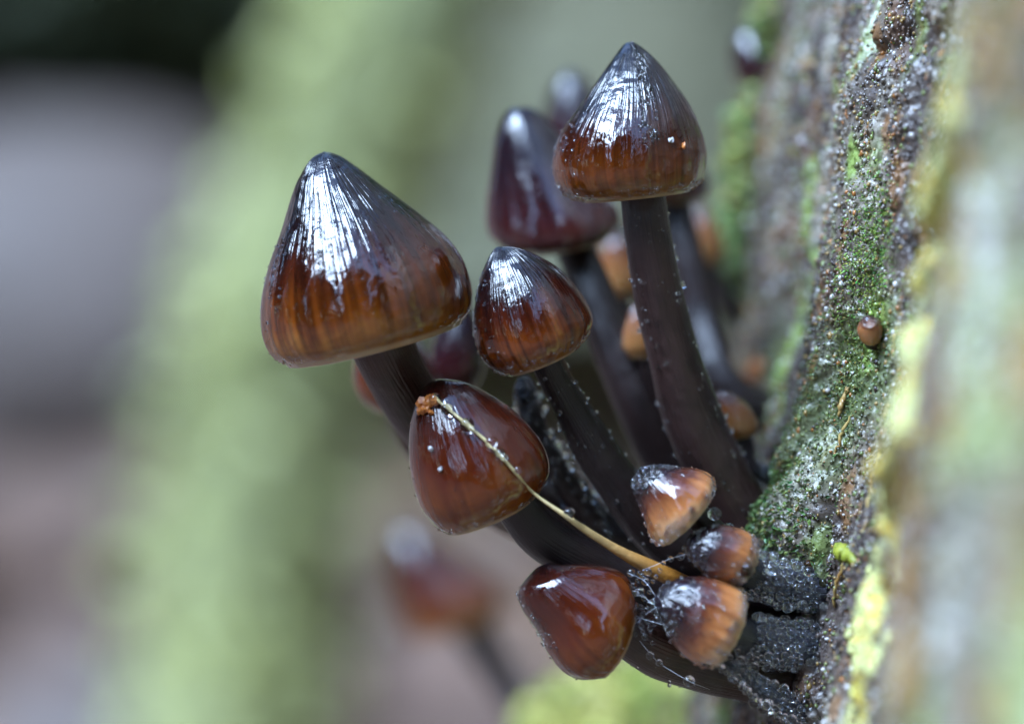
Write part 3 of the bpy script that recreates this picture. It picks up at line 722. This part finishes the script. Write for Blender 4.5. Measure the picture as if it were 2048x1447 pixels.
# ------------------------------------------------------------------ moss
M_MOSS = simple_mat("moss", (0, 0, 0), (1, 1, 1), 600, 0.45, attr="col", transl=0.0)
def leaflets(pos, nrm, size, cols, name, label, cat="moss", parent=None):
    n = len(pos)
    d = nrm + rng.normal(0, 0.7, (n, 3)); d /= np.linalg.norm(d, axis=1)[:, None]
    sd_ = np.cross(d, rng.normal(0, 1, (n, 3))); sd_ /= np.linalg.norm(sd_, axis=1)[:, None]
    up = np.cross(sd_, d)
    s = (size * rng.uniform(0.6, 1.3, n))[:, None]
    a = pos - d * s * 0.2; tip = pos + d * s + up * s * 0.25; m1 = pos + d * s * 0.4 + sd_ * s * 0.26; m2 = pos + d * s * 0.4 - sd_ * s * 0.26; mid = pos + d * s * 0.42 - up * s * 0.14
    v = np.stack((a, m1, tip, m2, mid), 1).reshape(-1, 3)
    base = (np.arange(n) * 5)[:, None]
    f = np.concatenate([base + np.array([q]) for q in ((0, 1, 4), (1, 2, 4), (2, 3, 4), (3, 0, 4))])
    me = mesh_from(name, v, f, False); attr_col(me, "col", np.repeat(cols, 5, 0))
    return tag(obj(name, me, M_MOSS, parent), label, cat, None, "stuff")
def moss_patch(n, cx, cy, ws, wz, size, col, label, thick=0.4):
    s0, z0 = s_at(cx, cy)
    s = s0 + rng.normal(0, ws, n); z = z0 + rng.normal(0, wz, n)
    p, nn = trunk(s, z)
    p = p + nn * (rng.random(n) * thick)[:, None]
    c = np.array(col) * rng.uniform(0.45, 1.5, (n, 1)) * (1 + 0.3 * rng.normal(0, 1, (n, 3)) * np.array((1, .3, .3)))
    leaflets(p, nn / np.linalg.norm(nn, axis=1)[:, None], size, np.clip(c, 0.005, 0.9), "moss_patch", label)
moss_patch(3600, 1580, 1070, 2.6, 2.1, 0.34, (0.08, 0.125, 0.026), "bright green moss tuft bulging over the stems at the bark edge")
moss_patch(2200, 1650, 860, 3.0, 4.2, 0.22, (0.085, 0.11, 0.025), "dark olive moss film over the sharp bark face", 0.15)
moss_patch(1800, 1770, 500, 1.2, 2.6, 0.18, (0.17, 0.26, 0.04), "lime moss streak on the sharp bark face", 0.2)
moss_patch(1500, 1735, 620, 1.2, 3.0, 0.16, (0.14, 0.17, 0.03), "olive moss speckle beneath the lime streak", 0.15)
moss_patch(1500, 1478, 330, 1.3, 2.3, 0.8, (0.26, 0.33, 0.09), "blurred lime moss bank on the bark's far edge", 1.6)
moss_patch(700, 1550, 45, 1.3, 1.0, 0.8, (0.26, 0.33, 0.09), "blurred lime moss spot high on the bark's far edge", 1.2)
moss_patch(500, 1440, 545, 1.3, 0.9, 0.7, (0.2, 0.26, 0.07), "blurred green moss spot beside the hidden black stem", 1.0)
# moss cushion hanging at the foot of the cluster
cc = P(1400, 1545, 62); n = 9000
dirs = rng.normal(0, 1, (n, 3)); dirs /= np.linalg.norm(dirs, axis=1)[:, None]
pp = cc + dirs * np.array((14, 10, 9.0)) * (1 + 0.22 * fbm(dirs * 2, 0.7, 5, 2))[:, None]
cols = np.where(noise(pp, 2.5, 3)[:, None] > 0.1, (0.70, 0.64, 0.20), (0.34, 0.40, 0.08)) * rng.uniform(0.6, 1.35, (n, 1))
leaflets(pp, dirs, 1.0, np.clip(cols, 0, 0.85), "moss_cushion", "pale yellow-green moss cushion below the lowest mushroom stem")
pebble("bark_crumb", P(1432, 1440, 53), 14 * K, M_CRUMB, "orange crumb on the moss cushion", "crumb", None, 31)
pebble("fungus_bead", bark_pt(1530, 742)[0] + np.array((-0.6, 0, 0)), 20 * K, M_CRUMB, "blurred vivid orange bead on the bark behind the upright stem", "fungus", None, 33)

# splinters and fibres on the bark
M_FIB = simple_mat("fibre", (0.26, 0.12, 0.03), (0.48, 0.36, 0.12), 1200, 0.4)
M_LIME = simple_mat("lime_bud", (0.17, 0.20, 0.02), (0.30, 0.30, 0.035), 1500, 0.4)
FIB = [((1700, 770), (1680, 830), 9, "yellow splinter beside the olive moss film"), ((1705, 830), (1672, 905), 5, "thin tan fibre under the yellow splinter"),
       ((1760, 900), (1735, 1020), 8, "orange fibre along the yellow lichen streak"), ((1905, 130), (1880, 205), 6, "ochre fibre at the upper edge of the lichen streak"),
       ((1800, 640), (1790, 700), 5, "rust fibre next to the lichen streak"), ((1690, 1120), (1670, 1210), 6, "tan fibre low on the bark by the stems"), ((1712, 1120), (1680, 1095), 26, "lime bud on the bark near the tan fibre")]
for (a, b_, r, lab) in FIB:
    p0 = bark_pt(*a)[0]; p1 = bark_pt(*b_)[0]; pm = (p0 + p1) / 2; off = np.array((-0.12, -0.08, 0))
    pth = catmull(np.array([p0 + off * 0.3, pm + off, p1 + off * 0.5]), 14)
    v, f, co, _ = tube(pth + 0.05 * rng.normal(0, 1, (14, 3)), 0.62 * r * K * (0.35 + 0.65 * np.sin(np.linspace(0.3, 2.9, 14))) * rng.uniform(0.7, 1.2, 14), 7, 0.5, 5)
    lime = "lime" in lab
    tag(obj("moss_bud" if lime else "wood_splinter", mesh_from("bit", v, f), M_LIME if lime else M_FIB), lab, "moss bud" if lime else "splinter")

# lichen crust along the streak
n = 6500
z = rng.uniform(LICH[0, 1] - 1, LICH[-1, 1] + 2, n); s = np.interp(z, LICH[:, 1], LICH[:, 0]) + rng.normal(0, 1.7, n)
keep = fbm(np.stack((s, z, 0 * s), -1), 3, 79, 2) > -0.35; s, z = s[keep], z[keep]
p, nn = trunk(s, z); r = rng.uniform(0.15, 0.5, len(s))
v, f = blobs(p, np.stack((r * .6, r, r), 1), OCT, jitter=0.3)
c = np.where(rng.random((len(s), 1)) < 0.22, (0.70, 0.47, 0.06), (0.64, 0.64, 0.25)) * rng.uniform(0.7, 1.2, (len(s), 1))
me = mesh_from("lichen_crust", v, f); attr_col(me, "col", np.repeat(np.clip(c, 0, .9), 6, 0))
tag(obj("lichen_crust", me, M_MOSS), "yellow-green lichen streak running down the near side of the bark", "lichen", None, "stuff")

# ------------------------------------------------------------------ background: trees, rocks, leaf litter
M_LEAF = simple_mat("foliage", (0.030, 0.055, 0.014), (0.075, 0.12, 0.03), 1.3, 0.6)
M_DARKLEAF = simple_mat("dark_foliage", (0.022, 0.032, 0.014), (0.06, 0.074, 0.03), 3, 0.7)
M_MOSSBARK = simple_mat("mossy_bark", (0.20, 0.22, 0.09), (0.38, 0.39, 0.18), 19, 0.8, 0.004, 90)
M_GREYBARK = simple_mat("grey_bark", (0.085, 0.085, 0.045), (0.20, 0.185, 0.11), 12, 0.85, 0.004, 70)
M_BROWNBARK = simple_mat("brown_bark", (0.05, 0.035, 0.025), (0.12, 0.09, 0.07), 6, 0.85, 0.006, 40)
M_ROCK = simple_mat("rock", (0.075, 0.054, 0.044), (0.145, 0.108, 0.09), 7, 0.7, 0.004, 60)
def leaf_cloud(cen, rad, n, size, seed, name, mat, parent, base):
    g = np.random.default_rng(seed)
    d = g.normal(0, 1, (n, 3)); d /= np.linalg.norm(d, axis=1)[:, None]
    rr = g.random(n) ** 0.45 * (1 + 0.35 * fbm(d * 2 + seed, 0.8, seed, 2))
    p = cen + d * rr[:, None] * rad
    a = g.normal(0, 1, (n, 3)); a /= np.linalg.norm(a, axis=1)[:, None]; b = np.cross(a, g.normal(0, 1, (n, 3))); b /= np.linalg.norm(b, axis=1)[:, None]
    s = (size * g.uniform(0.6, 1.3, n))[:, None]
    v = np.stack((p - a * s, p - b * s * .5, p + a * s, p + b * s * .5), 1).reshape(-1, 3) - base
    f = np.arange(n * 4).reshape(-1, 4)
    return tag(obj(name, mesh_from(name, v, f, False), mat, parent), None, kind="stuff")
def tree(x, y, r, h, lean, mat, label, group=None, crown=True, cr=(2200, 2200, 2400), cn=1600, cs=170, leaf=M_LEAF, bumps=0.08, seed=0, cz=None, bend=None):
    z0 = float(ground_z(np.array(float(x)), np.array(float(y)))) - 20
    base = np.array((x, y, z0)); e = empty("tree", base); tag(e, label, "tree", group)
    n = 60; t = np.linspace(0, 1, n) ** 2.0
    path = base + np.stack((lean[0] * h * t, lean[1] * h * t, h * t), 1)
    if bend is not None: path[:, 0] = bend(path[:, 2])
    rad = r * (1 - 0.6 * t) * (1 + 0.5 * np.exp(-t * h / 250))
    v, f, co, _ = tube(path, rad, 28, 0, seed)
    nrm = (v.reshape(n, 28, 3) - path[:, None]).reshape(-1, 3)
    v = v + nrm * (bumps * fbm(v, 60, seed, 3))[:, None]
    obj("trunk", mesh_from("trunk", v - base, f), mat, e)
    for k in range(4):
        ti = 0.5 + 0.11 * k; i = int(ti ** 0.5 * n); an = seed * 1.3 + k * 2.2
        p0 = path[i]; p1 = p0 + np.array((math.cos(an), math.sin(an), 0.7)) * h * 0.16
        pm = (p0 + p1) / 2 + np.array((0, 0, -h * 0.015))
        q = catmull(np.array([p0, pm, p1]), 8); v, f, co, _ = tube(q, np.linspace(rad[i] * .5, rad[i] * .12, 8), 8, 0)
        obj("limb", mesh_from("limb", v - base, f), mat, e)
    if crown:
        leaf_cloud(path[-1] if cz is None else base + np.array((lean[0] * cz, lean[1] * cz, cz)), np.array(cr), cn, cs, seed + 40, "crown", leaf, e, base)
    return e
# limbs and crown of the host tree
for k in range(4):
    an = k * 1.7 + 0.4; p0 = np.array((C0[0] + LEAN * 400 + 0.02 * 2000, C0[1], 2300 + 420 * k)); p1 = p0 + np.array((math.cos(an), math.sin(an), 0.8)) * 900
    q = catmull(np.array([p0, (p0 + p1) / 2 - np.array((0, 0, 60)), p1]), 8); v, f, co, _ = tube(q, np.linspace(60, 15, 8), 8, 0)
    obj("limb", mesh_from("limb", v - HB, f), M_BROWNBARK, host)
leaf_cloud(np.array((C0[0] + 1250, C0[1] - 300, 3600)), np.array((1500, 2000, 1300)), 3000, 150, 3, "crown", M_LEAF, host, HB)  # out of view, shifted right to cover sky mirrored in the caps

def atpx(px, y):  # x (mm) of a pixel column at depth y
    return P(px, 723, y)[0]
_bz = catmull(np.array([(-82, -700), (-84, -400), (-82, -110), (-71, 0), (-28, 110), (24, 260), (90, 700), (110, 2000), (130, 5200)]), 400)
def mossy_x(z): return np.interp(z, _bz[:, 1], _bz[:, 0])
mt = tree(-84, 700, 26, 5200, (0.0, 0.0), M_MOSSBARK, "tree whose bent trunk is wrapped in pale green moss, soft behind the largest cap", cr=(900, 900, 900), cn=500, seed=2, cz=4600, bumps=0.16, bend=mossy_x)
gt = tree(atpx(1210, 1150), 1150, 105, 6000, (0.0, 0.02), M_GREYBARK, "grey-olive tree trunk standing behind the upper mushrooms", cr=(1100, 1100, 900), cn=500, seed=5, cz=5200)
def tufts(tr, n, rad, bx, size, col, thr, sc_, seed):
    zz = rng.uniform(-330, 420, n); an = rng.uniform(0, 2 * math.pi, n); mb = np.array(tr.location) * 1000
    keep = noise(np.stack((np.cos(an) * rad * 1.5, np.sin(an) * rad * 1.5, zz), -1), sc_, seed) > thr; zz, an = zz[keep], an[keep]; n = len(zz)
    dd = np.stack((np.cos(an), np.sin(an), 0 * an), 1); pc = np.stack(((bx(zz) - mb[0] if bx else 0 * zz), 0 * zz, zz - mb[2]), 1)
    pc = pc + dd * rad + dd * rng.uniform(-6, 8, (n, 1))
    leaflets(pc, dd, size, np.clip(np.array(col) * rng.uniform(0.6, 1.35, (n, 1)), 0, .9), "moss", None, None, tr)
tufts(mt, 3600, 25, mossy_x, 12, (0.55, 0.56, 0.22), -0.5, 50, 19)
tufts(gt, 2200, 100, None, 18, (0.30, 0.34, 0.12), 0.0, 90, 23)
tufts(gt, 1200, 100, None, 18, (0.20, 0.14, 0.10), 0.25, 80, 29)
def rock(name, cen, rad, mat, label, seed):
    v = ICO3[0] * np.array(rad) * (1 + 0.22 * fbm(ICO3[0] * 1.5 + seed, 0.8, seed, 3))[:, None]
    o = obj(name, mesh_from(name, v, ICO3[1]), mat); o.location = Vector(cen) * 0.001; tag(o, label, "boulder")
rock("boulder", (atpx(120, 1150), 1235, 8), (165, 130, 112), M_ROCK, "large grey boulder half sunk in the bank under the dark shrub", 4)
rock("boulder", (atpx(300, 950), 985, -195), (95, 80, 75), M_ROCK, "smaller grey boulder on the bank in front of the large one", 8)
def shrub(x, y, z, rad, n, size, mat, label, seed):
    base = np.array((x, y, float(ground_z(np.array(float(x)), np.array(float(y)))))); e = empty("shrub", base); tag(e, label, "shrub")
    leaf_cloud(np.array((x, y, z)), np.array(rad), n, size, seed, "foliage", mat, e, base)
    q = catmull(np.array([base - np.array((0, 0, 20)), base * 0.5 + np.array((x + 15, y, z)) * 0.5, np.array((x, y, z))]), 8)
    v, f, co, _ = tube(q, np.linspace(16, 5, 8), 8, 0); obj("stem", mesh_from("stem", v - base, f), M_BROWNBARK, e)
shrub(atpx(230, 1250), 1250, 225, (190, 85, 85), 7000, 26, M_DARKLEAF, "near-black leafy shrub on top of the bank", 61)
# fallen leaves
n = 2600; x = rng.uniform(-900, 900, n); y = rng.uniform(350, 2200, n); z = ground_z(x, y)
g0 = rng.normal(0, 1, (n, 3)) * np.array((1, 1, .35)); g0 /= np.linalg.norm(g0, axis=1)[:, None]; nn = np.stack((rng.normal(0, .4, n), rng.normal(-0.3, .4, n), np.ones(n)), 1); bb = np.cross(g0, nn); bb /= np.linalg.norm(bb, axis=1)[:, None]
s = rng.uniform(18, 42, n)[:, None]; p = np.stack((x, y, z + 8), 1)
v = np.stack((p - g0 * s, p - bb * s * .5, p + g0 * s, p + bb * s * .5), 1).reshape(-1, 3)
me = mesh_from("leaf_litter", v, np.arange(n * 4).reshape(-1, 4), False)
pal = np.array(((0.22, 0.11, 0.05), (0.27, 0.16, 0.09), (0.16, 0.085, 0.055), (0.26, 0.21, 0.18), (0.20, 0.15, 0.13)))
attr_col(me, "col", np.repeat(pal[rng.integers(0, 5, n)], 4, 0))
tag(obj("leaf_litter", me, M_MOSS), "brown fallen leaves covering the blurred bank", "leaf litter", None, "stuff")

# ring of forest trees round the clearing: seen only as the tree line mirrored in the wet caps
for k in range(22):
    an = k / 22 * 2 * math.pi + 0.13 * math.sin(k * 3.1); rr = 15000 + 2500 * math.sin(k * 2.3)
    hh = 13500 + 1700 * math.sin(k * 1.7)
    tree(rr * math.cos(an), rr * math.sin(an), 230, hh * 0.8, (0, 0), M_BROWNBARK, "broad-leaved forest tree standing round the clearing", "forest trees round the clearing",
         cr=(2900, 2900, hh * 0.48), cn=2200, cs=520, seed=100 + k, cz=hh * 0.52)

n = 9000; an = rng.uniform(0, 2 * math.pi, n); rr = rng.uniform(10500, 12500, n); hz = rng.random(n) ** 1.3 * (3000 + 900 * np.sin(an * 7))  # unseen leaf ring added to block bright low sky mirrored in the caps
p = np.stack((rr * np.cos(an), rr * np.sin(an), ground_z(rr * np.cos(an), rr * np.sin(an)) + hz), 1)
a = rng.normal(0, 1, (n, 3)); a /= np.linalg.norm(a, axis=1)[:, None]; b = np.cross(a, rng.normal(0, 1, (n, 3))); b /= np.linalg.norm(b, axis=1)[:, None]
s = rng.uniform(220, 480, n)[:, None]
v = np.stack((p - a * s, p - b * s * .6, p + a * s, p + b * s * .6), 1).reshape(-1, 3)
tag(obj("leaf_screen", mesh_from("leaf_screen", v, np.arange(n * 4).reshape(-1, 4), False), M_DARKLEAF), "added, unseen dark undergrowth at the foot of the forest trees", "leaf_screen", None, "stuff")
